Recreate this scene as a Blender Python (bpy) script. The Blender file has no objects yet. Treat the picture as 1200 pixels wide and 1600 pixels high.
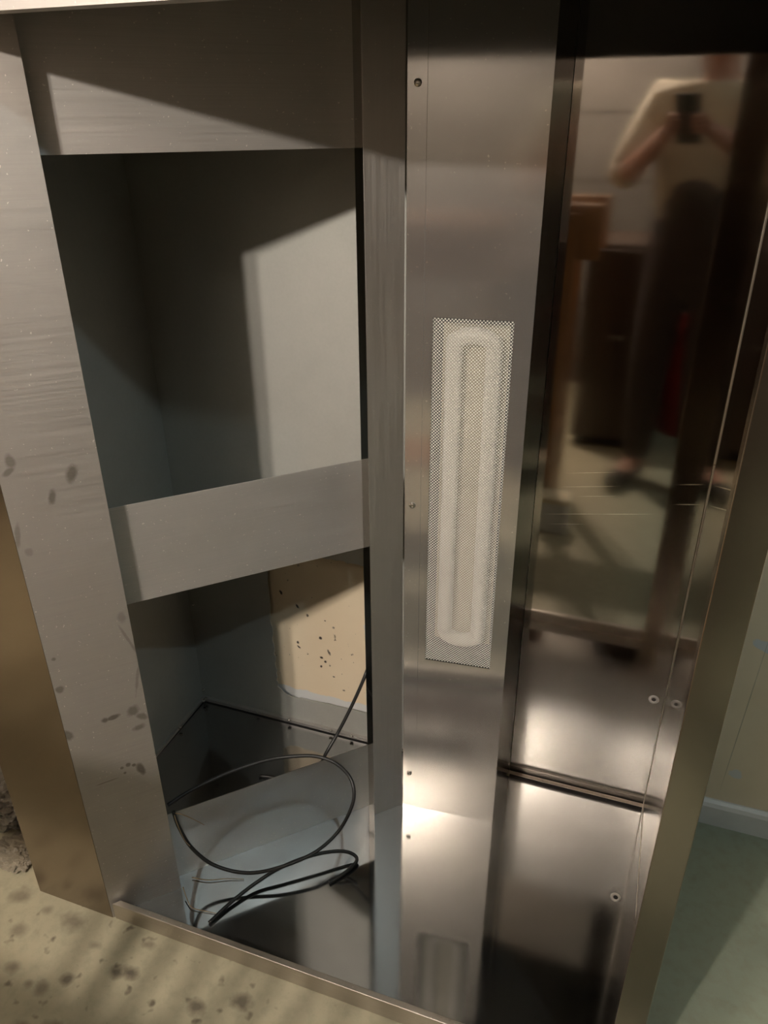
import bpy, bmesh, math, random
from mathutils import Vector, Matrix, noise
random.seed(7)
C = bpy.context.scene.collection
S2 = math.sqrt(0.5)

# ------------------------------------------------------------------ camera
CAM = Vector((0.8094, -0.7114, 1.35))
RT = Vector((0.9420, 0.3356, -0.0066)); DN = Vector((0.1482, -0.4336, -0.8888)); FW = Vector((-0.3012, 0.8363, -0.4582))
UP = -DN
cd = bpy.data.cameras.new('camera'); cam = bpy.data.objects.new('camera', cd); C.objects.link(cam)
cd.sensor_fit = 'VERTICAL'; cd.sensor_height = 36.0; cd.lens = 1197.56 / 1600 * 36.0
cd.clip_start = 0.003
rot = Matrix((RT, UP, -FW)).transposed()
cam.matrix_world = Matrix.Translation(CAM) @ rot.to_4x4()
bpy.context.scene.camera = cam

# ------------------------------------------------------------------ light levels, world, exposure
BULB_POWER = 2650.0         # warm two-bulb fitting
COOL_POWER = 860.0          # cool single bulb
w = bpy.data.worlds.new('room_air'); bpy.context.scene.world = w; w.use_nodes = True
w.node_tree.nodes['Background'].inputs[0].default_value = (0.9, 0.8, 0.7, 1)
w.node_tree.nodes['Background'].inputs[1].default_value = 0.005
sc = bpy.context.scene
sc.view_settings.view_transform = 'Standard'; sc.view_settings.look = 'None'
sc.view_settings.exposure = -0.1; sc.view_settings.gamma = 1.0; sc.view_settings.use_curve_mapping = False
sc.cycles.use_denoising = True
sc.cycles.max_bounces = 14; sc.cycles.glossy_bounces = 10; sc.cycles.diffuse_bounces = 2; sc.cycles.caustics_reflective = False
sc.cycles.sample_clamp_indirect = 30.0
sc.cycles.blur_glossy = 0.0

# ------------------------------------------------------------------ material helpers
class NT:
    def __init__(s, name):
        s.m = bpy.data.materials.new(name); s.m.use_nodes = True
        s.t = s.m.node_tree; s.b = s.t.nodes['Principled BSDF']
    def n(s, kind, **kw):
        x = s.t.nodes.new(kind)
        for k, v in kw.items(): setattr(x, k, v)
        return x
    def l(s, a, b): s.t.links.new(a, b)
    def math(s, op, a, b=None, clamp=False):
        x = s.n('ShaderNodeMath', operation=op, use_clamp=clamp)
        for i, v in enumerate((a, b)):
            if v is None: continue
            if isinstance(v, (int, float)): x.inputs[i].default_value = v
            else: s.l(v, x.inputs[i])
        return x.outputs[0]
    def obj(s): return s.n('ShaderNodeTexCoord').outputs['Object']
    def mapped(s, scale, co=None, loc=(0, 0, 0), rot=(0, 0, 0)):
        mp = s.n('ShaderNodeMapping'); mp.inputs['Scale'].default_value = scale
        mp.inputs['Location'].default_value = loc; mp.inputs['Rotation'].default_value = rot
        s.l(co or s.obj(), mp.inputs['Vector']); return mp.outputs[0]
    def noise(s, scale, detail=3, rough=.5, co=None):
        x = s.n('ShaderNodeTexNoise'); x.inputs['Scale'].default_value = scale
        x.inputs['Detail'].default_value = detail; x.inputs['Roughness'].default_value = rough
        s.l(co or s.obj(), x.inputs['Vector']); return x.outputs['Fac']
    def rng(s, v, a, b, c=0, d=1):
        x = s.n('ShaderNodeMapRange'); s.l(v, x.inputs[0])
        for i, q in enumerate((a, b, c, d)): x.inputs[i + 1].default_value = q
        return x.outputs[0]
    def mix(s, f, a, b):
        x = s.n('ShaderNodeMix', data_type='RGBA')
        if isinstance(f, (int, float)): x.inputs[0].default_value = f
        else: s.l(f, x.inputs[0])
        for i, v in ((6, a), (7, b)):
            if isinstance(v, tuple): x.inputs[i].default_value = (*v[:3], 1)
            else: s.l(v, x.inputs[i])
        return x.outputs[2]
    def bump(s, h, strength, dist=.001):
        x = s.n('ShaderNodeBump'); x.inputs['Strength'].default_value = strength; x.inputs['Distance'].default_value = dist
        s.l(h, x.inputs['Height']); s.l(x.outputs[0], s.b.inputs['Normal'])
    def spots(s, lst, U, V, wob=.35, wscale=90, soft=.35):
        """lst of (u, v, ru, rv, angle_deg, strength); returns a mask built from wobbling ellipses"""
        co = s.obj()
        def dot(vec):
            d = s.n('ShaderNodeVectorMath', operation='DOT_PRODUCT'); s.l(co, d.inputs[0]); d.inputs[1].default_value = vec
            return d.outputs['Value']
        u, v = dot(U), dot(V)
        wn = s.math('MULTIPLY', s.math('SUBTRACT', s.noise(wscale, 3), .5), 2 * wob * 2)
        acc = None
        for (a, b, ra, rb, ang, st) in lst:
            du = s.math('SUBTRACT', u, a); dv = s.math('SUBTRACT', v, b)
            ca, sa = math.cos(math.radians(ang)), math.sin(math.radians(ang))
            p = s.math('ADD', s.math('MULTIPLY', du, ca / ra), s.math('MULTIPLY', dv, sa / ra))
            q = s.math('ADD', s.math('MULTIPLY', du, -sa / rb), s.math('MULTIPLY', dv, ca / rb))
            r = s.math('SQRT', s.math('ADD', s.math('MULTIPLY', p, p), s.math('MULTIPLY', q, q)))
            r = s.math('ADD', r, wn)
            k = s.math('MULTIPLY', s.rng(r, 1 - soft, 1 + soft, 1, 0), st)
            acc = k if acc is None else s.math('MAXIMUM', acc, k)
        return acc

def steel(name, base=(.56, .53, .49), rough=.3, metal=1.0, grain=(6, 6, 500), var=.08, smudge=.1, bump=0, spot=None, specks=True, scuff_glow=None, gcol=.06, aniso=0, spotcol=(.10, .085, .06)):
    t = NT(name); b = t.b
    g = t.noise(1.0, 4, .6, t.mapped(grain))
    sm = t.noise(7, 5, .6)
    r = t.math('ADD', t.rng(g, .3, .7, rough - var, rough + var), t.rng(sm, .4, .75, 0, smudge))
    t.l(r, b.inputs['Roughness'])
    if scuff_glow:
        sx = t.n('ShaderNodeSeparateXYZ'); t.l(t.obj(), sx.inputs[0])
        r = t.math('ADD', r, t.rng(sx.outputs[2], scuff_glow[0], scuff_glow[1], scuff_glow[2], 0)); t.l(r, b.inputs['Roughness'])
    col = t.mix(t.rng(sm, .3, .8), base, tuple(c * .9 for c in base))
    col = t.mix(t.math('MULTIPLY', t.rng(g, .35, .75), gcol), col, tuple(c * .75 for c in base))
    b.inputs['Metallic'].default_value = metal
    if specks:
        vor = t.n('ShaderNodeTexVoronoi', feature='DISTANCE_TO_EDGE'); vor.inputs['Scale'].default_value = 1
        sp = t.noise(260, 1, .5)
        k = t.rng(sp, .735, .75)
        col = t.mix(k, col, (.75, .72, .66)); 
    if spot:
        k = t.spots(*spot)
        col = t.mix(k, col, spotcol)
        r2 = t.math('ADD', r, t.math('MULTIPLY', k, .15)); t.l(r2, b.inputs['Roughness'])
    t.l(col, b.inputs['Base Color'])
    if scuff_glow:                       # worn lower part; reflected glow painted in as a paler colour
        col = t.mix(t.rng(sx.outputs[2], scuff_glow[0], scuff_glow[1], 1, 0), col, (.37, .355, .335)); t.l(col, b.inputs['Base Color'])
    if aniso:                       # grain runs up and down: highlights spread sideways
        tv = t.n('ShaderNodeCombineXYZ'); tv.inputs[2].default_value = 1.0
        t.l(tv.outputs[0], b.inputs['Tangent']); b.inputs['Anisotropic'].default_value = aniso; b.inputs['Anisotropic Rotation'].default_value = .25
    if bump: t.bump(g, bump, .0004)
    return t.m

def plain(name, col, rough=.6, metal=0, var=.12, scale=20, bump=0, emit=None):
    t = NT(name); n = t.noise(scale, 4)
    t.l(t.mix(t.rng(n, .3, .7), tuple(c * (1 - var) for c in col), tuple(min(1, c * (1 + var)) for c in col)), t.b.inputs['Base Color'])
    t.b.inputs['Roughness'].default_value = rough; t.b.inputs['Metallic'].default_value = metal
    if bump: t.bump(n, bump, .003)
    if emit:
        t.b.inputs['Emission Color'].default_value = (*emit[0], 1); t.b.inputs['Emission Strength'].default_value = emit[1]
    return t.m

DU = (S2, S2, 0); XU = (1, 0, 0); ZV = (0, 0, 1)
stile_spots = [(.0912, .908, .0075, .013, -20, .75), (.0600, .878, .005, .010, -15, .7), (.0184, .940, .006, .010, 0, .6), (.0135, .926, .009, .004, 35, .6),
               (.076, .467, .012, .0045, 8, .8), (.0625, .466, .006, .005, 0, .8), (.108, .468, .009, .010, -30, .65), (.112, .431, .010, .006, 10, .6), (.120, .452, .010, .006, -35, .6),
               (.0826, .358, .004, .004, 0, .7), (.0720, .355, .003, .003, 0, .6), (.092, .353, .003, .003, 0, .7), (.1015, .340, .006, .013, 12, .75), (.075, .342, .0025, .0025, 0, .6),
               (.1195, .655, .006, .010, 0, .35), (.1225, .61, .0022, .03, 18, .4), (.124, .53, .0022, .03, -12, .4), (.0085, .551, .006, .006, 40, .6), (.003, .457, .006, .011, 10, .6),
               (.0105, .61, .003, .003, 0, .6), (.005, .83, .0035, .02, -10, .45), (.014, .80, .005, .006, 0, .35), (.045, .335, .018, .0012, 3, .45)]

M = {}
M['stile'] = steel('brushed_steel_stained', (.46, .43, .40), .54, .86, spot=(stile_spots, DU, ZV, .3, 70, .3))
M['rail'] = steel('brushed_steel_rail', (.51, .49, .465), .54, .82, grain=(5, 5, 600))
M['low_rail'] = steel('satin_steel_low_rail', (.58, .57, .555), .42, .95, grain=(5, 5, 600), var=0, gcol=.03, aniso=.7)
M['return'] = steel('polished_steel_edge', (.40, .37, .33), .12, 1.0, grain=(160, 160, 3), var=.01, specks=False)
M['post'] = steel('brushed_steel_post', (.64, .62, .585), .40, .90, aniso=.6, grain=(250, 250, 5))
M['cover'] = steel('satin_steel_cover', (.42, .405, .385), .135, .75, grain=(160, 160, 3), var=0, smudge=.02, gcol=0, aniso=.75, bump=0)
M['dark_face'] = steel('polished_steel_outer', (.35, .29, .235), .215, 1.0, grain=(160, 160, 3), var=0, smudge=.04, gcol=0, specks=False)
scratches = [(.735, .772, .035, .0006, 9.5, .8), (.735, .744, .045, .0006, 9.5, .7), (.752, .727, .03, .0005, 9.5, .6), (.715, .684, .05, .0006, 9.5, .8),
             (.80, .698, .04, .0006, 9.5, .8), (.905, .774, .02, .0008, 9, .9), (.906, .735, .02, .0008, 9, .9), (.70, .66, .03, .0006, 9, .6)]
M['mirror'] = steel('polished_steel_mirror', (.37, .335, .30), .045, 1.0, grain=(3, 3, 300), var=0, gcol=0, smudge=.04, scuff_glow=(.32, .385, .185), aniso=.7, spot=(scratches, XU, ZV, .12, 40, .35), spotcol=(.95, .92, .88), specks=False)
M['tray'] = steel('polished_steel_tray', (.36, .357, .352), .06, .95, grain=(300, 5, 5), var=0, smudge=.07, gcol=0, bump=0, specks=False)
M['lip'] = steel('steel_lip', (.55, .50, .44), .33, .97, grain=(4, 300, 300))
M['header'] = steel('brushed_steel_header', (.62, .58, .55), .56, .78)
M['inner'] = steel('galvanised_inner_sheet', (.50, .50, .46), .62, .35, grain=(160, 160, 160), var=.06, smudge=.05, bump=.05, specks=False)
M['screw'] = steel('screw_steel', (.5, .48, .44), .25, 1.0, specks=False, bump=0)
M['dark_hole'] = plain('dark_recess', (.015, .013, .012), .7)
M['white_lens'] = plain('ivory_lamp_diffuser', (.44, .39, .28), .45, var=.04)
M['white_tube'] = plain('milky_white_tube', (.70, .67, .60), .3, var=.02)
M['housing'] = plain('white_enamel_housing', (.72, .70, .64), .4, var=.04)
M['lamp_box'] = plain('dark_grey_lamp_box', (.02, .018, .016), .7)
M['screen'] = steel('perforated_screen_metal', (.92, .90, .84), .5, .0, specks=False, bump=0)
M['cable'] = plain('black_cable_rubber', (.018, .018, .018), .42, var=.3)
M['copper'] = plain('tan_wire_strand', (.42, .30, .18), .45, .3)
M['baseboard'] = plain('white_baseboard_paint', (.74, .73, .70), .45, var=.06)
M['wood'] = None

def wood(name, col):
    t = NT(name); n = t.noise(1, 5, .6, t.mapped((40, 40, 3)))
    t.l(t.mix(t.rng(n, .3, .7), col, tuple(c * .55 for c in col)), t.b.inputs['Base Color']); t.b.inputs['Roughness'].default_value = .5
    return t.m
M['wood'] = wood('orange_stained_wood', (.42, .20, .075))

def floor_mat():
    t = NT('painted_concrete_floor')
    sp = [(-.066, -.032, .022, .014, -15, .55), (-.003, -.125, .010, .010, 0, .75), (.0947, -.0785, .014, .010, 0, .8), (.072, -.086, .012, .009, 0, .8),
          (.238, -.09, .014, .011, 0, .75), (.307, -.057, .016, .011, 0, .75), (-.034, -.1535, .012, .011, 0, .6), (.0022, -.057, .010, .006, 0, .4),
          (-.0616, -.1538, .008, .006, 0, .5), (.095, -.023, .012, .007, 0, .5), (-.15, -.08, .014, .012, 0, .5), (-.11, -.14, .012, .009, 0, .6),
          (-.2, -.02, .02, .014, 30, .5), (-.13, -.03, .010, .008, 0, .4), (.03, -.20, .016, .010, 0, .7), (-.02, -.22, .014, .01, 0, .7), (.15, -.16, .010, .008, 0, .5), (.09, -.19, .008, .007, 0, .6),
          (-.18, -.17, .016, .012, 0, .6), (-.25, -.1, .02, .014, 0, .6), (1.2, .45, .02, .012, 30, .25), (1.22, .36, .03, .016, 0, .25)]
    big = t.noise(3.5, 5, .6); fine = t.noise(45, 4, .6)
    col = t.mix(t.rng(big, .3, .7), (.40, .36, .245), (.49, .435, .30))
    x = t.n('ShaderNodeSeparateXYZ'); t.l(t.obj(), x.inputs[0])
    green = t.rng(x.outputs[0], .6, 1.0)
    col = t.mix(t.math('MULTIPLY', green, .9), col, (.26, .305, .235))
    col = t.mix(t.math('MULTIPLY', t.rng(fine, .45, .8), .35), col, (.20, .18, .12))
    dots = t.noise(34, 2, .5)
    left = t.rng(x.outputs[0], .25, .6, 1, .12)
    col = t.mix(t.math('MULTIPLY', t.rng(dots, .63, .74), t.math('MULTIPLY', left, .75)), col, (.07, .05, .035))
    col = t.mix(t.spots(sp, XU, (0, 1, 0), .35, 60, .6), col, (.06, .042, .032))
    t.l(col, t.b.inputs['Base Color']); t.b.inputs['Roughness'].default_value = .55
    t.l(t.rng(fine, .3, .7, .42, .62), t.b.inputs['Roughness'])
    t.bump(fine, .25, .002)
    return t.m
M['floor'] = floor_mat()

def drywall_mat():
    t = NT('tan_painted_drywall')
    n = t.noise(5, 5, .6); f = t.noise(120, 3)
    col = t.mix(t.rng(n, .3, .7), (.84, .70, .50), (.90, .76, .555))
    specks = t.noise(75, 2, .6)
    x = t.n('ShaderNodeSeparateXYZ'); t.l(t.obj(), x.inputs[0])
    inhole = t.rng(x.outputs[0], .45, .5, 1, 0)
    col = t.mix(t.math('MULTIPLY', t.rng(specks, .70, .74), t.math('MULTIPLY', inhole, .8)), col, (.10, .06, .03))
    dk = [(.075, .37, .003, .006, 20, 1), (.115, .34, .003, .006, 35, 1), (.14, .32, .003, .004, 0, .9), (.17, .262, .004, .004, 0, 1), (.11, .235, .003, .004, 0, 1), (.112, .222, .005, .002, -40, 1),
          (.19, .225, .003, .007, 20, .9), (.17, .205, .004, .003, 0, 1), (.18, .195, .003, .003, 0, 1), (.168, .178, .003, .003, 0, 1), (.20, .155, .003, .002, 0, .8), (.25, .085, .012, .003, -15, .9), (.225, .12, .003, .002, 0, .8), (.205, .30, .003, .003, 0, .7)]
    col = t.mix(t.spots(dk, XU, ZV, .3, 200, .3), col, (.05, .035, .025))
    wt = [(.315, .315, .035, .032, 15, 1), (.305, .125, .022, .04, -15, .9), (1.095, .1427, .013, .012, 0, .75), (1.09, .466, .026, .012, -8, 1), (1.125, .472, .02, .018, 0, 1)]
    k = t.spots(wt, XU, ZV, .3, 60, .12)
    rg = t.math('ADD', x.outputs[2], t.math('MULTIPLY', t.math('SUBTRACT', t.noise(40, 4), .5), .02))
    k = t.math('MAXIMUM', k, t.math('MULTIPLY', t.math('LESS_THAN', rg, .090), inhole))
    col = t.mix(k, col, (.74, .74, .73))
    col = t.mix(t.spots([(1.083, .3, .0009, .17, -2, .5)], XU, ZV, .25, 30, .4), col, (.22, .17, .09))
    t.l(col, t.b.inputs['Base Color']); t.b.inputs['Roughness'].default_value = .7
    t.bump(f, .12, .001)
    return t.m
M['drywall'] = drywall_mat()

# ------------------------------------------------------------------ mesh helpers
def link(name, bm, mat, parent=None, smooth=False, bevel=0, base=None):
    me = bpy.data.meshes.new(name); bmesh.ops.recalc_face_normals(bm, faces=bm.faces); bm.to_mesh(me); bm.free()
    me.materials.append(mat)
    if smooth:
        for p in me.polygons: p.use_smooth = True
    o = bpy.data.objects.new(name, me); C.objects.link(o)
    if parent is not None:
        o.parent = parent
        if not isinstance(parent.data, bpy.types.Mesh): o.location = -parent.location
    if bevel:
        mo = o.modifiers.new('bevel', 'BEVEL'); mo.width = bevel; mo.segments = 2; mo.limit_method = 'ANGLE'; mo.angle_limit = math.radians(40)
    return o

def thing(name, label, cat, loc, group=None):
    o = bpy.data.objects.new(name, None); C.objects.link(o); o.location = loc; o.empty_display_size = .05
    o['label'] = label; o['category'] = cat
    if group: o['group'] = group
    return o
def tag(o, label, cat, group=None):
    o['label'] = label; o['category'] = cat
    if group: o['group'] = group
    return o
def struct(o): o['kind'] = 'structure'; return o

def prism(bm, pts, z0, z1):
    """closed plan polygon extruded in z"""
    a = [bm.verts.new((x, y, z0)) for x, y in pts]; b = [bm.verts.new((x, y, z1)) for x, y in pts]
    n = len(pts)
    bm.faces.new(a[::-1]); bm.faces.new(b)
    for i in range(n): bm.faces.new((a[i], a[(i + 1) % n], b[(i + 1) % n], b[i]))
    return bm
def box(bm, x0, x1, y0, y1, z0, z1): return prism(bm, [(x0, y0), (x1, y0), (x1, y1), (x0, y1)], z0, z1)

def folded(path, t):
    """plan polyline -> thin sheet polygon, thickness t to the left of travel"""
    P = [Vector(p) for p in path]; off = []
    for i, p in enumerate(P):
        ds = []
        if i > 0: ds.append((P[i] - P[i - 1]).normalized())
        if i < len(P) - 1: ds.append((P[i + 1] - P[i]).normalized())
        ns = [Vector((-d.y, d.x)) for d in ds]
        if len(ns) == 1: o = ns[0] * t
        else:
            m = (ns[0] + ns[1]).normalized(); o = m * (t / max(.3, m.dot(ns[0])))
        off.append(p + o)
    return [tuple(p) for p in P] + [tuple(p) for p in reversed(off)]

def tube(bm, pts, r, seg=10, r_end=None):
    """smooth tube along a Catmull-Rom path"""
    P = [Vector(p) for p in pts]; Q = []
    for i in range(len(P) - 1):
        p0 = P[max(0, i - 1)]; p1 = P[i]; p2 = P[i + 1]; p3 = P[min(len(P) - 1, i + 2)]
        for k in range(8):
            t = k / 8
            Q.append(.5 * ((2 * p1) + (p2 - p0) * t + (2 * p0 - 5 * p1 + 4 * p2 - p3) * t * t + (3 * p1 - p0 - 3 * p2 + p3) * t ** 3))
    Q.append(P[-1]); rings = []; nrm = None
    for i, q in enumerate(Q):
        d = (Q[min(i + 1, len(Q) - 1)] - Q[max(i - 1, 0)]).normalized()
        if nrm is None: nrm = d.orthogonal().normalized()
        nrm = (nrm - d * nrm.dot(d)).normalized(); bi = d.cross(nrm)
        rr = r if r_end is None else r + (r_end - r) * i / (len(Q) - 1)
        rings.append([bm.verts.new(q + (nrm * math.cos(a) + bi * math.sin(a)) * rr) for a in [2 * math.pi * j / seg for j in range(seg)]])
    for a, b in zip(rings, rings[1:]):
        for j in range(seg): bm.faces.new((a[j], a[(j + 1) % seg], b[(j + 1) % seg], b[j]))
    bm.faces.new(rings[0][::-1]); bm.faces.new(rings[-1])
    return bm

def disc_stack(bm, c, n, prof, seg=20):
    """lathe: profile [(radius, height)] about axis n at c"""
    n = Vector(n).normalized(); u = n.orthogonal().normalized(); v = n.cross(u); c = Vector(c); rings = []
    for r, h in prof:
        rings.append([bm.verts.new(c + n * h + (u * math.cos(a) + v * math.sin(a)) * r) for a in [2 * math.pi * j / seg for j in range(seg)]])
    for a, b in zip(rings, rings[1:]):
        for j in range(seg): bm.faces.new((a[j], a[(j + 1) % seg], b[(j + 1) % seg], b[j]))
    bm.faces.new(rings[0][::-1]); bm.faces.new(rings[-1])
    return bm

# camera rays (only to turn measured photo points into places on known planes)
def ray(px, py):
    x, y, f = px - 600, py - 800, 1197.56
    return RT * x + DN * y + FW * f
def on_z(px, py, z):
    r = ray(px, py); return CAM + r * ((z - CAM.z) / r.z)
def on_diag(px, py, c):
    r = ray(px, py); return CAM + r * ((c - CAM.x + CAM.y) / (r.x - r.y))

# ------------------------------------------------------------------ the room
ZC = 2.2; YW = .6165
X0, X1, Y0 = -1.5, 2.6, -2.3
bm = bmesh.new(); box(bm, X0, X1, Y0, YW, -.05, 0); struct(link('floor', bm, M['floor']))
bm = bmesh.new(); box(bm, X0, X1, Y0, YW, ZC, ZC + .05); struct(link('ceiling', bm, plain('brown_grey_ceiling', (.50, .48, .44), .8)))
bm = bmesh.new(); box(bm, X0, X1, YW, YW + .1, -.05, ZC + .05); struct(link('wall_back', bm, M['drywall']))
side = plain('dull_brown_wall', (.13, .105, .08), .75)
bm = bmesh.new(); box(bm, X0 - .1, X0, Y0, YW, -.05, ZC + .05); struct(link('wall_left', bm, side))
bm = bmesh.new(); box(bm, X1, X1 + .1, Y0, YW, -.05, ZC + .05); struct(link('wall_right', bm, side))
def panel_wall():
    t = NT('pale_panelled_wall'); x = t.n('ShaderNodeSeparateXYZ'); t.l(t.obj(), x.inputs[0])
    n = t.noise(6, 4)
    fr = t.math('FRACT', t.math('DIVIDE', t.math('ADD', x.outputs[2], .175), .295))
    k = t.math('LESS_THAN', fr, .045)
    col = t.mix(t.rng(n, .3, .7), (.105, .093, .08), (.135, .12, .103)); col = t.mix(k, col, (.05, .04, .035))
    t.l(col, t.b.inputs['Base Color']); t.b.inputs['Roughness'].default_value = .6
    return t.m
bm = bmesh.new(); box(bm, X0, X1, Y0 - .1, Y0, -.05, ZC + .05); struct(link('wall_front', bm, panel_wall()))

def baseboard(x0, x1, name):
    pts = [(YW, 0), (YW - .0135, 0), (YW - .0135, .050), (YW - .010, .058), (YW - .004, .063), (YW, .063)]
    bm = bmesh.new(); a = [bm.verts.new((x0, y, z)) for y, z in pts]; b = [bm.verts.new((x1, y, z)) for y, z in pts]; n = len(pts)
    bm.faces.new(a); bm.faces.new(b[::-1])
    for i in range(n): bm.faces.new((a[i], b[i], b[(i + 1) % n], a[(i + 1) % n]))
    return struct(link(name, bm, M['baseboard']))
baseboard(.96, X1, 'baseboard_back')

# ------------------------------------------------------------------ the steel booth
TZ = .006                       # mean top of the steel floor
def tray_z(y): return .0106 - .0142 * y   # it falls slightly to the back
HT = 1.4445                     # underside of header
TOP = 1.60
booth = thing('steel_booth', 'tall open-fronted stainless steel booth with angled left frame, standing against the tan wall', 'booth', (.385, .3, 0))
def part(name, bm, mat, parent=booth, **kw): return link(name, bm, mat, parent, **kw)

# outer left face, 45-degree stile, its return
bm = bmesh.new(); prism(bm, folded([(-.172, .55), (-.172, 0), (-.0012, 0)], .0015)[::-1], 0, TOP); part('outer_face', bm, M['dark_face'])
bm = bmesh.new(); prism(bm, folded([(0, 0), (.092, .092), (.0708, .1132)], .0015), .0005, TOP)
part('stile', bm, M['stile'])['label'] = 'wide stained brushed stile'
bm = bmesh.new(); box(bm, -.1705, -.1665, .002, .5955, 0, TOP); part('side_panel', bm, M['inner'])

# inner back sheet with a ragged hole cut through it
def sheet_with_hole(outer, hole, y, t):
    bm = bmesh.new()
    def loop(pts):
        vs = [bm.verts.new((x, y, z)) for x, z in pts]
        return [bm.edges.new((vs[i], vs[(i + 1) % len(vs)])) for i in range(len(vs))]
    e = loop(outer) + loop(hole)
    bmesh.ops.triangle_fill(bm, edges=e, use_beauty=True)
    bad = [f for f in bm.faces if all(hole_in(v.co.x, v.co.z, hole) for v in f.verts) and hole_in(f.calc_center_median().x, f.calc_center_median().z, hole, True)]
    bmesh.ops.delete(bm, geom=bad, context='FACES_ONLY')
    r = bmesh.ops.extrude_face_region(bm, geom=bm.faces[:])
    for g in r['geom']:
        if isinstance(g, bmesh.types.BMVert): g.co.y += t
    return bm
def hole_in(x, z, poly, strict=False):
    if not strict: return any(abs(x - a) < 1e-6 and abs(z - b) < 1e-6 for a, b in poly)
    c = False; n = len(poly)
    for i in range(n):
        (x1, z1), (x2, z2) = poly[i], poly[(i + 1) % n]
        if (z1 > z) != (z2 > z) and x < (x2 - x1) * (z - z1) / (z2 - z1) + x1: c = not c
    return c
rag = []
def seg(a, b, n, amp):
    for i in range(n):
        t = i / n; rag.append((a[0] + (b[0] - a[0]) * t + random.uniform(-amp, amp), a[1] + (b[1] - a[1]) * t + random.uniform(-amp, amp)))
seg((.058, .105), (.085, .083), 8, .0022); seg((.085, .083), (.20, .087), 16, .0022); seg((.20, .087), (.37, .088), 14, .0006)
seg((.37, .088), (.37, .498), 6, .001); seg((.37, .498), (.30, .496), 8, .002); seg((.30, .496), (.19, .500), 12, .0025); seg((.19, .500), (.058, .51), 10, .002)
seg((.058, .51), (.055, .32), 14, .0016); seg((.055, .32), (.058, .105), 22, .0024)
YB = .594
bm = sheet_with_hole([(-.1665, TZ), (.628, TZ), (.628, TOP), (-.1665, TOP)], rag, YB, .0015)
part('inner_back_sheet', bm, M['inner'])

# rails: front face with top and bottom flanges
RA = (.0708, .1112); RB = (.3705, .4109)
def rail(z0, z1, name='rail', fl=.0016, mat='rail'):
    bm = bmesh.new(); n = Vector((-S2, S2)); a, b = Vector(RA), Vector(RB)
    pr = [(fl, z0), (0, z0), (0, z1), (fl, z1)]
    A = [bm.verts.new((*(a + n * d), z)) for d, z in pr]; B = [bm.verts.new((*(b + n * d), z)) for d, z in pr]; k = len(pr)
    for i in range(k): bm.faces.new((A[i], A[(i + 1) % k], B[(i + 1) % k], B[i]))
    bm.faces.new(A); bm.faces.new(B[::-1])
    return part(name, bm, M[mat], bevel=.0004)
rail(1.3112, TOP - .002, 'rail'); rail(.6575, .8305, 'rail'); rail(.003, .1815, 'rail', mat='low_rail')

# narrow right post of the 45-degree frame
bm = bmesh.new(); prism(bm, folded([(.3869, .3869), (.4333, .4333), (.425, .4416)], .0015), .002, TOP)
part('post', bm, M['post'], bevel=.0005)
bm = bmesh.new(); prism(bm, folded([(.3657, .4081), (.3867, .3871)], .0015), .002, TOP); part('post_return', bm, M['return'])

# column cover with the lamp slot
b0 = Vector((.4352, .4346)); b1 = Vector((.632, .452)); bu = (b1 - b0).normalized(); bn = Vector((bu.y, -bu.x))
SL = (.0434, .1687, .412, 1.073); BW = (b1 - b0).length; FOLD = .029
def Bp(u, z, out=0): p = b0 + bu * u + bn * out; return Vector((p.x, p.y, z))
def Bbox(bm, u0, u1, z0, z1, o0, o1):
    pts = [tuple(b0 + bu * u + bn * o) for u, o in ((u0, o1), (u1, o1), (u1, o0), (u0, o0))]
    return prism(bm, pts, z0, z1)
bm = bmesh.new()
us = [FOLD, SL[0], SL[1], BW]; zs = [.002, SL[2], SL[3], TOP]; G = {}
for o in (0, -.0015):
    for i, u in enumerate(us):
        for j, z in enumerate(zs): G[o, i, j] = bm.verts.new(Bp(u, z, o))
for i in range(3):
    for j in range(3):
        if i == 1 and j == 1: continue
        bm.faces.new([G[0, i, j], G[0, i + 1, j], G[0, i + 1, j + 1], G[0, i, j + 1]])
        bm.faces.new([G[-.0015, i, j], G[-.0015, i, j + 1], G[-.0015, i + 1, j + 1], G[-.0015, i + 1, j]])
def quad(bm, pts): bm.faces.new([bm.verts.new(p) for p in pts])
for (i0, j0, i1, j1) in ((1, 1, 2, 1), (2, 1, 2, 2), (2, 2, 1, 2), (1, 2, 1, 1), (0, 0, 3, 0), (3, 3, 0, 3)):
    if abs(i0 - i1) == 3:
        seq = range(i0, i1, 1 if i1 > i0 else -1)
        for i in seq:
            k = i + (1 if i1 > i0 else -1); bm.faces.new([G[0, i, j0], G[-.0015, i, j0], G[-.0015, k, j0], G[0, k, j0]])
    else: bm.faces.new([G[0, i0, j0], G[0, i1, j1], G[-.0015, i1, j1], G[-.0015, i0, j0]])
# fold flange (sits 1.2 mm back) and the right-hand return to the back wall
prism(bm, [tuple(b0 - bn * .0014), tuple(b0 + bu * (FOLD - .0008) - bn * .0014), tuple(b0 + bu * FOLD), tuple(b0 + bu * (FOLD + .001) - bn * .003), tuple(b0 - bn * .003)], .002, TOP)
prism(bm, [tuple(b1), (.637, .6135), (.635, .6135), (b1.x - .002, b1.y + .0008)], .001, TOP)
cover = part('column_cover', bm, M['cover'])

def screw(c, n, r=.0055, name='screw', parent=None):
    bm = bmesh.new(); disc_stack(bm, c, n, [(r, 0), (r, .0012), (r * .85, .0026), (r * .45, .0033), (r * .4, .0014), (.0004, .0012)], 18)
    return link(name, bm, M['screw'], parent or cover, smooth=False)
for u, z in ((.0148, 1.3915), (.0135, .7426), (.0141, .1013)):
    s = screw(Bp(u, z, -.0014), (bn.x, bn.y, 0))

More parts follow.
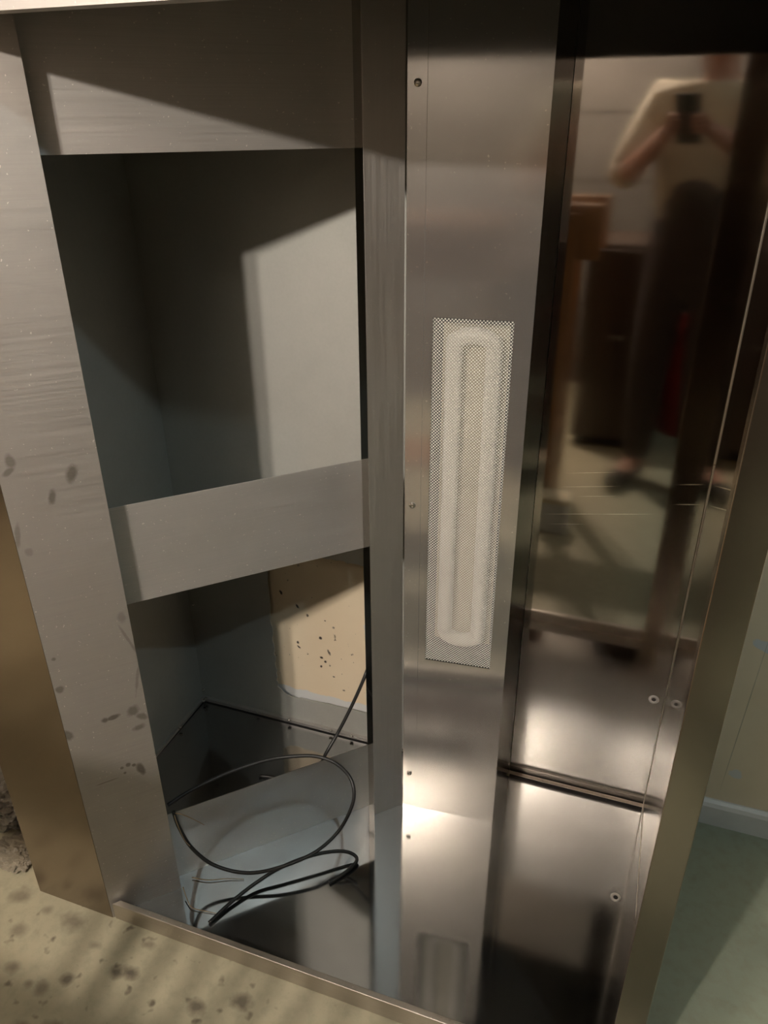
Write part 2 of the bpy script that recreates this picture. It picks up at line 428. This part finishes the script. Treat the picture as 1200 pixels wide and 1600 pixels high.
# back wall of the alcove: a very slightly bowed mirror sheet
def bow(z): return .0004 - .006 * max(0, (z - .55)) ** 2 - .004 * max(0, .4 - z) ** 2
YC = .6125
bm = bmesh.new(); nz = 48; f0, f1 = [], []
for k in range(nz + 1):
    z = .001 + (TOP - .001) * k / nz; y = YC + bow(z)
    f0.append([bm.verts.new((x, y, z)) for x in (.6375, .9345)]); f1.append([bm.verts.new((x, y + .0015, z)) for x in (.6375, .9345)])
for k in range(nz):
    bm.faces.new((f0[k][0], f0[k][1], f0[k + 1][1], f0[k + 1][0])); bm.faces.new((f1[k][0], f1[k + 1][0], f1[k + 1][1], f1[k][1]))
bm.faces.new((f0[0][0], f1[0][0], f1[0][1], f0[0][1])); bm.faces.new((f0[nz][0], f0[nz][1], f1[nz][1], f1[nz][0]))
back = part('mirror_back_panel', bm, M['mirror'], smooth=True)
bm = bmesh.new(); box(bm, .935, .9365, .0, .6135, .0005, TOP); sidep = part('mirror_side_panel', bm, M['mirror'])
# welded seams: back/floor and back/side
bm = bmesh.new(); zb = tray_z(YC); tube(bm, [(.6375, YC - .001, zb + .0003), (.79, YC - .001, zb + .0003), (.9345, YC - .001, zb + .0003)], .0007, 8)
box(bm, .6375, .9345, YC - .0105, YC - .0012, zb - .001, zb + .0004); part('weld_seam', bm, M['lip'])
bm = bmesh.new(); tube(bm, [(.9345, YC - .0015, .003), (.9345, YC - .006, .8), (.9345, YC - .008, TOP)], .0013, 8); part('weld_seam', bm, M['lip'])
bm = bmesh.new(); tube(bm, [(.9345, .03, tray_z(.03)), (.9345, .3, tray_z(.3)), (.9345, YC - .001, tray_z(YC))], .0012, 8); part('weld_seam', bm, M['lip'])

# floor tray, front lip
tr = [(.0125, .0115), (.935, .0115), (.935, YC), (.64, YC), (.64, YB), (-.1665, YB), (-.1665, .02), (.0, .02)]
bm = bmesh.new(); prism(bm, tr, .0004, .02)
for v in bm.verts:
    if v.co.z > .01: v.co.z = tray_z(v.co.y)
part('floor_tray', bm, M['tray'])
bm = bmesh.new(); prism(bm, [(.0055, 0), (.8985, 0), (.8985, .0118), (.0165, .0118)], .0005, .0435); part('front_lip', bm, M['lip'], bevel=.0015)
# angle strip and weld tacks around the inside of the lower compartment
bm = bmesh.new(); box(bm, -.166, .55, YB - .010, YB - .0005, TZ, TZ + .008); box(bm, -.1665, -.158, .2, YB - .011, TZ, TZ + .008); part('base_angle', bm, M['rail'])
for c in ((-.150, YB - .012, TZ + .010), (-.152, YB - .02, TZ + .009), (-.155, .47, TZ + .009), (-.16, YB - .004, .035), (-.155, YB - .002, .30), (.0, YB - .012, TZ + .008), (.088, YB - .012, TZ + .010), (.20, YB - .011, TZ + .009), (.255, YB - .012, TZ + .009)):
    bm = bmesh.new(); bmesh.ops.create_icosphere(bm, subdivisions=2, radius=.0042)
    for v in bm.verts: v.co = Vector((v.co.x * 1.2, v.co.y, v.co.z * .8)) + Vector(c)
    part('weld_tack', bm, M['screw'], smooth=True)

# dimpled screw holes in back panel and tray
def dimple(c, n, parent):
    n = Vector(n)
    bm = bmesh.new(); disc_stack(bm, Vector(c), n, [(.0105, 0), (.0095, .0006), (.006, .0010), (.0044, .0004), (.0043, .0001)], 24); d = link('screw_dimple', bm, M['rail'], parent, smooth=True)
    bm = bmesh.new(); disc_stack(bm, Vector(c) + n * .0003, n, [(.0043, 0), (.0042, .0006)], 20); h = link('screw_hole', bm, M['dark_hole'], d)
    return d
dimple((.9135, YC - .0004, .2921), (0, -1, 0), back)
tray_obj = [o for o in booth.children if o.name == 'floor_tray'][0]
dimple((.8955, .3551, tray_z(.355)), (0, 0.0142, 1), tray_obj)

# right front post, header, roof
bm = bmesh.new(); box(bm, .8985, .9385, -.0005, .028, 0, HT); part('front_post', bm, M['dark_face'], bevel=.001)
bm = bmesh.new()
prism(bm, [(-.1735, -.0015), (.9385, -.0015), (.9385, 0), (-.1735, 0)], HT, TOP)
box(bm, -.17, .9345, 0, .0015 + .02, HT, HT + .0015)
part('header', bm, M['header'])
bm = bmesh.new(); box(bm, -.172, .9385, 0, YC, TOP, TOP + .002); part('roof_panel', bm, M['inner'])
bm = bmesh.new(); box(bm, -.165, .9345, .0002, .0014, HT + .0018, TOP - .001); part('header_bounce_sheet', bm, M['inner'])  # unseen pale sheet added inside the header to brighten the tray's reflection

# ------------------------------------------------------------------ lamp behind the perforated screen
cpos = Bp((SL[0] + SL[1]) / 2, 0)
lamp = thing('wall_light', 'unlit recessed wall light behind a fine perforated screen in the steel column', 'light', (cpos.x, cpos.y, SL[2]))
bm = bmesh.new(); D = .055
u0, u1, z0, z1 = SL[0] - .004, SL[1] + .004, SL[2] - .004, SL[3] + .004
Bbox(bm, u0, u1, z0, z1, -D - .002, -D)
Bbox(bm, u0 - .002, u0, z0, z1, -D - .002, -.0025); Bbox(bm, u1, u1 + .002, z0, z1, -D - .002, -.0025)
Bbox(bm, u0, u1, z0 - .002, z0, -D - .002, -.0025); Bbox(bm, u0, u1, z1, z1 + .002, -D - .002, -.0025)
link('housing', bm, M['lamp_box'], lamp)
uc = (SL[0] + SL[1]) / 2
bm = bmesh.new(); Bbox(bm, uc - .054, uc + .054, SL[2] + .022, SL[3] - .018, -.050, -.046); link('reflector', bm, M['white_lens'], lamp, bevel=.002)
bm = bmesh.new(); za, zb, hw = SL[2] + .055, SL[3] - .05, .032; tp = []
for k in range(6): tp.append(Bp(uc - hw, za + (zb - za) * k / 5, -.030))
for k in range(1, 6): a = math.pi - math.pi * k / 6; tp.append(Bp(uc + hw * math.cos(a), zb + .018 * math.sin(a), -.030))
for k in range(6): tp.append(Bp(uc + hw, zb + (za - zb) * k / 5, -.030))
for k in range(1, 6): a = -math.pi * k / 6; tp.append(Bp(uc + hw * math.cos(a), za + .018 * math.sin(a), -.030))
tp.append(tp[0]); tube(bm, [tuple(v) for v in tp], .0135, 14)
link('looped_tube', bm, M['white_tube'], lamp, smooth=True)
# perforated screen: diamonds joined at their corners, each slightly domed
bm = bmesh.new(); p = .0054; h = p / 2; nrow = int((SL[3] - SL[2]) / h); ncol = int((SL[1] - SL[0]) / p)
for r in range(nrow):
    zc = SL[2] + (r + .5) * (SL[3] - SL[2]) / nrow
    for c in range(ncol + (r % 2 == 0)):
        u = SL[0] + (c + (0.5 if r % 2 else 0)) * (SL[1] - SL[0]) / ncol
        k = .70
        vs = [Bp(u - h * k * 2 * .5 * 1.0, zc, -.002), Bp(u, zc - h * 2 * k * .5, -.002), Bp(u + h * k, zc, -.002), Bp(u, zc + h * k, -.002)]
        q = [bm.verts.new(v) for v in vs]; t = bm.verts.new(Bp(u, zc, -.0007))
        for a in range(4): bm.faces.new((q[a], q[(a + 1) % 4], t))
so = link('perforated_screen', bm, M['screen'], lamp)

# ------------------------------------------------------------------ cables
R = .0036
def dg(px, py, c): return tuple(on_diag(px, py, c))
pts = [(.352, .470, .36), dg(572, 1052, -.075), dg(552, 1098, -.072), dg(528, 1145, -.066), dg(509, 1178, -.052), dg(500, 1200, -.062), dg(492, 1235, -.068), (.27, .40, .06), (.20, .42, .0095), (.10, .40, .0095)]
bm = bmesh.new(); tube(bm, pts, R)
tag(link('power_cable', bm, M['cable'], smooth=True), 'black power cable coming down past the drywall hole and over the bottom rail', 'cable')
pts = [tuple(on_z(a, b, z)) for a, b, z in ((271, 1268, .19), (280, 1293, .15), (300, 1325, .10), (335, 1352, .062), (385, 1364, .044), (435, 1356, .048), (490, 1333, .058),
       (528, 1300, .072), (549, 1262, .115), (553, 1235, .145), (545, 1212, .165), (525, 1193, .185), (500, 1183, .194), (470, 1181, .197), (420, 1187, .196), (360, 1206, .196), (300, 1234, .196), (262, 1258, .194))]
bm = bmesh.new(); tube(bm, pts, R)
tag(link('cable_loop', bm, M['cable'], smooth=True), 'black cable hanging in one wide loop in front of the bottom rail', 'cable')
a = on_z(327, 1442, .0137)
pts = [tuple(a), tuple(on_z(360, 1411, .0165)), tuple(on_z(398, 1381, .022)), tuple(on_z(440, 1355, .034)), tuple(on_z(490, 1336, .038)), tuple(on_z(530, 1330, .032)), tuple(on_z(552, 1335, .022)), tuple(on_z(557, 1346, .015)), tuple(on_z(540, 1363, .0125)), tuple(on_z(515, 1379, .0115))]
bm = bmesh.new(); tube(bm, pts, R)
tag(link('cable_end', bm, M['cable'], smooth=True), 'short black cable end lying on the shiny floor tray below the loop', 'cable')
strands = [([on_z(286, 1386, .03), on_z(292, 1404, .02), on_z(300, 1418, .014), on_z(322, 1424, .0125), on_z(343, 1428, .0112)], 'bent tan wire strand lying on the tray beside the cable end'),
           ([on_z(300, 1371, .013), on_z(325, 1375, .013), on_z(355, 1373, .012), on_z(381, 1374, .0105)], 'straight tan wire strand lying on the tray under the cable loop'),
           ([on_diag(270, 1270, -.034), on_diag(285, 1273, -.02), on_diag(302, 1280, -.015), on_diag(319, 1289, -.012)], 'thin tan strand sticking out at the left end of the cable loop'),
           ([on_diag(272, 1272, -.03), on_diag(277, 1288, -.016), on_diag(288, 1312, -.008), on_diag(297, 1322, -.004)], 'thin tan strand hanging down along the left side of the cable loop')]
for q, lab in strands:
    bm = bmesh.new(); tube(bm, [tuple(v) for v in q], .0011, 6, .0006); tag(link('wire_strand', bm, M['copper'], smooth=True), lab, 'wire', 'loose wire strands by the cable')

# ------------------------------------------------------------------ clutter left of the booth
def crumple(name, c, r, seed, mat, sub=5, amp=.35):
    bm = bmesh.new(); bmesh.ops.create_icosphere(bm, subdivisions=sub, radius=1)
    for v in bm.verts:
        d = v.co.normalized(); k = 1 + amp * noise.fractal(d * 2.2 + Vector((seed, 0, 0)), .7, 2, 5) + .09 * abs(noise.noise(d * 9 + Vector((0, seed, 0))))
        v.co = Vector((d.x * r[0] * k, d.y * r[1] * k, max(-.98, d.z * k) * r[2])) + Vector(c) + Vector((0, 0, r[2]))
        if v.co.z < .0005: v.co.z = .0005
    return link(name, bm, mat, smooth=False)
pl = plain('dusty_grey_plastic_film', (.20, .18, .15), .35, var=.3, scale=30, bump=.3)
tag(crumple('plastic_sheet', (-.36, .13, 0), (.09, .06, .045), 3.1, pl), 'crumpled dusty grey plastic sheet on the floor left of the booth', 'plastic sheet')
tag(crumple('plastic_scrap', (-.275, .045, 0), (.05, .035, .012), 8.4, plain('dusty_tan_plastic_film', (.27, .23, .17), .4, var=.3, scale=30, bump=.3)), 'flat tan scrap of plastic film by the foot of the booth', 'plastic scrap')
tag(crumple('dark_filler', (-.62, .36, 0), (.22, .16, .2), 5.7, plain('black_filler', (.012, .012, .012), .35), 4), 'added black bag in the dark behind the plastic sheet', 'filler')  # dark lump added where there is only shade behind the sheet

# ------------------------------------------------------------------ things across the room that the mirror panel shows
rack = thing('slatted_rack', 'orange-brown wooden rack with slatted front standing opposite the booth', 'rack', (.15, -.80, 0))
def wpart(name, *b):
    bm = bmesh.new(); box(bm, *b); return link(name, bm, M['wood'], rack, bevel=.003)
for x in (-.40, .475):
    for y in (-.70, -.95): wpart('leg', x, x + .05, y, y + .05, 0, 1.06)
wpart('top_rail', -.40, .60, -.70, -.675, 0.92, 1.085); wpart('top_rail', -.40, .60, -.95, -.925, 0.92, 1.085)
for x in (.048, .10, .185, .26, .34): wpart('slat', x, x + .026, -.695, -.68, 0, .925)
wpart('shelf', -.40, .52, -.94, -.70, .30, .32)
cu = thing('cupboard', 'low dark brown cupboard behind the person', 'cupboard', (.64, -1.6, 0))
bm = bmesh.new(); box(bm, .50, .80, -1.78, -1.42, .04, .86); link('cupboard_body', bm, wood('dark_brown_wood', (.06, .035, .022)), cu, bevel=.004)
for x in (.502, .652):
    bm = bmesh.new(); box(bm, x, x + .146, -1.418, -1.40, .06, .84); d = link('door', bm, wood('dark_brown_door_wood', (.065, .038, .024)), cu, bevel=.003)
    bm = bmesh.new(); disc_stack(bm, (.635 if x < .6 else .665, -1.40, .5), (0, 1, 0), [(.006, 0), (.006, .01), (.012, .015), (.010, .022)], 14); link('knob', bm, M['screw'], d)
bm = bmesh.new(); box(bm, .52, .78, -1.76, -1.44, 0, .04); link('plinth', bm, M['dark_hole'], cu)
wb = thing('storage_box', 'pale blue-white storage box on the floor at the end of the wooden rack', 'box', (.56, -.62, 0))
bm = bmesh.new(); box(bm, .50, .60, -.64, -.56, 0, .115); link('box_body', bm, plain('bluish_white_card', (.75, .78, .84), .5), wb, bevel=.003)
bm = bmesh.new(); box(bm, .497, .603, -.643, -.557, .115, .135); link('box_lid', bm, plain('cream_card', (.8, .7, .5), .5), wb, bevel=.003)
rb = thing('red_bin', 'dark red bin on the floor behind the person', 'bin', (.98, -1.75, 0))
bm = bmesh.new(); disc_stack(bm, (.98, -1.75, 0), (0, 0, 1), [(.11, 0), (.145, .46), (.15, .47), (.15, .50), (.138, .50), (.105, .02), (.01, .02)], 32); link('bin_body', bm, plain('red_plastic', (.30, .025, .02), .4), rb)

# ------------------------------------------------------------------ the photographer (seen in the mirror panel)
def skin(name, verts, edges, mat, parent=None, sub=2, root=0):
    me = bpy.data.meshes.new(name); me.from_pydata([v[0] for v in verts], edges, []); o = bpy.data.objects.new(name, me); C.objects.link(o)
    me.materials.append(mat); o.modifiers.new('skin', 'SKIN'); s = o.modifiers.new('sub', 'SUBSURF'); s.levels = sub; s.render_levels = sub
    for i, v in enumerate(verts):
        k = me.skin_vertices[0].data[i]; k.radius = v[1] if isinstance(v[1], tuple) else (v[1], v[1]); k.use_root = (i == root)
    if parent is not None: o.parent = parent; o.location = -parent.location if parent.type == 'EMPTY' else (0, 0, 0)
    for pgn in me.polygons: pgn.use_smooth = True
    return o
HR = Vector((.942, .336, 0)); HF = Vector((-.336, .942, 0)); B0 = Vector((.90, -1.08, 0))
def P(r, f, z): return tuple(B0 + HR * r + HF * f + Vector((0, 0, z)))
def K(r, u, f): return tuple(CAM + RT * r + UP * u + FW * f)
person = thing('person', 'person in a pale beige shirt with dark trousers and a torso darkened for shade holding up a phone', 'person', tuple(B0))
SK = plain('skin_tone', (.42, .22, .16), .5, var=.06)
V = []; E_ = []
def add(p, r, prev=None):
    V.append((p, r)); i = len(V) - 1
    if prev is not None: E_.append((prev, i))
    return i
pel = add(P(0, 0, .90), (.14, .10)); wai = add(P(0, .01, 1.05), (.125, .09), pel); che = add(P(0, .03, 1.25), (.15, .10), wai)
nb = add(P(0, .05, 1.40), .06, che); nk = add(P(0, .075, 1.46), .052, nb); jw = add(P(0, .105, 1.53), (.062, .075), nk); hd = add(P(0, .095, 1.61), (.074, .09), jw); ht = add(P(0, .085, 1.675), (.055, .066), hd)
add(P(0, .205, 1.565), .012, jw)
for s in (-1, 1):
    hip = add(P(.09 * s, 0, .84), .09, pel); kn = add(P(.10 * s, .03, .47), .06, hip); an = add(P(.11 * s, -.01, .09), .04, kn); add(P(.13 * s, .15, .035), .035, an)
    sh = add(P(.175 * s, .04, 1.36), .06, che); el = add(P(.25 * s, .12, 1.13), .042, sh)
    wr = add(K(.085 * s - .018, -.115, -.045), .027, el)
    pm = add(K(.062 * s - .018, -.085, -.02), (.026, .016), wr)
    for q, (du, dl) in enumerate(((-.030, .9), (-.045, 1.0), (-.060, .95), (-.075, .75))):
        f1 = add(K(.050 * s - .018, du, -.006), .0085, pm); f2 = add(K(.042 * s - .018, du + .002, .009), .0078, f1); add(K((.042 - .030 * dl) * s - .018, du + .004, .0115), .007, f2)
    t1 = add(K(.050 * s - .018, -.070, -.026), .0105, pm); add(K(.026 * s - .018, -.055, -.024), .0085, t1)
body = skin('body', V, E_, SK, person, 1)
V = []; E_ = []
a0 = add(P(0, .0, .80), (.175, .135)); a1 = add(P(0, .01, 1.0), (.16, .125), a0); a2 = add(P(0, .03, 1.25), (.17, .125), a1); a3 = add(P(0, .045, 1.39), .085, a2)
for s in (-1, 1):
    sh = add(P(.185 * s, .04, 1.36), .078, a2); el = add(P(.26 * s, .12, 1.125), .06, sh); w0 = Vector(P(.26 * s, .12, 1.125)).lerp(Vector(K(.085 * s - .018, -.115, -.045)), .16); add(tuple(w0), .052, el)
skin('shirt', V, E_, plain('pale_beige_cotton', (.56, .50, .39), .8, var=.12, scale=9, bump=.3), person, 2)
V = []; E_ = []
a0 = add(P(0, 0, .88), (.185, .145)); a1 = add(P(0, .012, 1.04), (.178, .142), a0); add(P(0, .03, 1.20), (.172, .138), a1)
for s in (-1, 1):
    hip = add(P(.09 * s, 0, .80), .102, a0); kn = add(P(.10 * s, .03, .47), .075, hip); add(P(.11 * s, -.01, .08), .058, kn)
skin('trousers_shaded_torso', V, E_, plain('dark_brown_cloth', (.05, .035, .03), .8), person, 2)  # dark trousers carried up the torso, standing in for its shade
for s in (-1, 1):
    V = []; E_ = []; a0 = add(P(.11 * s, -.05, .05), .045); a1 = add(P(.12 * s, .06, .045), .045, a0); add(P(.135 * s, .19, .04), .036, a1); skin('shoe', V, E_, M['dark_hole'], person, 2)
V = []; E_ = []; a0 = add(P(0, .04, 1.58), (.078, .06)); a1 = add(P(0, .07, 1.665), (.075, .085), a0); add(P(0, .12, 1.70), (.058, .05), a1); skin('hair', V, E_, plain('brown_hair', (.045, .028, .018), .6), person, 2)
for s in (-1, 1):
    bm = bmesh.new(); bmesh.ops.create_icosphere(bm, subdivisions=2, radius=.011)
    for v in bm.verts: v.co += Vector(P(.031 * s, .178, 1.60))
    link('eye', bm, plain('eye_white', (.6, .58, .55), .2), person, smooth=True)
    bm = bmesh.new(); bmesh.ops.create_icosphere(bm, subdivisions=2, radius=.022)
    for v in bm.verts: v.co = Vector((v.co.x * .4, v.co.y * .8, v.co.z * 1.4)) + Vector(P(.076 * s, .09, 1.59))
    link('ear', bm, SK, person, smooth=True)
phone = thing('phone', 'dark smartphone held upright in front of the person in the beige shirt', 'phone', K(-.018, -.05, -.008))
def kbox(bm, r0, r1, u0, u1, f0, f1):
    vs = [bm.verts.new(K(r, u, f)) for r, u, f in ((r0, u0, f0), (r1, u0, f0), (r1, u1, f0), (r0, u1, f0), (r0, u0, f1), (r1, u0, f1), (r1, u1, f1), (r0, u1, f1))]
    for q in ((0, 1, 2, 3), (7, 6, 5, 4), (0, 4, 5, 1), (1, 5, 6, 2), (2, 6, 7, 3), (3, 7, 4, 0)): bm.faces.new([vs[i] for i in q])
bm = bmesh.new(); kbox(bm, -.056, .020, -.122, .026, -.014, -.006); link('phone_body', bm, plain('dark_green_glass', (.02, .03, .028), .3), phone, bevel=.003)
bm = bmesh.new(); kbox(bm, -.018, .016, -.016, .022, -.006, -.0045); link('camera_bump', bm, plain('dark_lens_glass', (.01, .01, .012), .1), phone)

# ------------------------------------------------------------------ lamps of the room
def emissive(name, col, e):
    t = NT(name); t.b.inputs['Base Color'].default_value = (.8, .8, .8, 1); t.b.inputs['Emission Color'].default_value = (*col, 1); t.b.inputs['Emission Strength'].default_value = e; return t.m
cl = thing('ceiling_lamp', 'two-bulb ceiling lamp with warm bulbs hanging behind the wooden rack', 'lamp', (.133, -1.6, ZC - .001))
bm = bmesh.new(); disc_stack(bm, (.133, -1.6, ZC - .001), (0, 0, -1), [(.09, 0), (.09, .012), (.03, .03), (.012, .035), (.012, .085), (.02, .09), (.02, .10)], 28); link('ceiling_rose', bm, M['housing'], cl)
eb = emissive('warm_bulb', (1.0, .895, .785), BULB_POWER)
for x in (.084, .182):
    bm = bmesh.new(); tube(bm, [(.133, -1.6, ZC - .095), ((x + .133) / 2, -1.6, ZC - .115), (x, -1.6, ZC - .14)], .012, 10); link('arm', bm, M['housing'], cl, smooth=True)
    bm = bmesh.new(); disc_stack(bm, (x, -1.6, ZC - .135), (0, 0, -1), [(.018, 0), (.02, .03), (.015, .032)], 18); link('socket', bm, M['housing'], cl)
    bm = bmesh.new(); bmesh.ops.create_icosphere(bm, subdivisions=2, radius=.030)
    for v in bm.verts: v.co += Vector((x, -1.6, ZC - .19))
    link('bulb', bm, eb, cl, smooth=True)
tl = thing('bulb_lamp', 'bare cool white bulb on the ceiling to the right above the person', 'lamp', (1.5, -.62, ZC - .001))
bm = bmesh.new(); disc_stack(bm, (1.5, -.62, ZC - .001), (0, 0, -1), [(.05, 0), (.05, .012), (.022, .02), (.02, .05), (.016, .055)], 24); link('socket', bm, M['housing'], tl)
bm = bmesh.new(); bmesh.ops.create_icosphere(bm, subdivisions=2, radius=.022)
for v in bm.verts: v.co += Vector((1.5, -.62, ZC - .08))
link('bulb', bm, emissive('cool_bulb', (.72, .93, 1.0), COOL_POWER), tl, smooth=True)
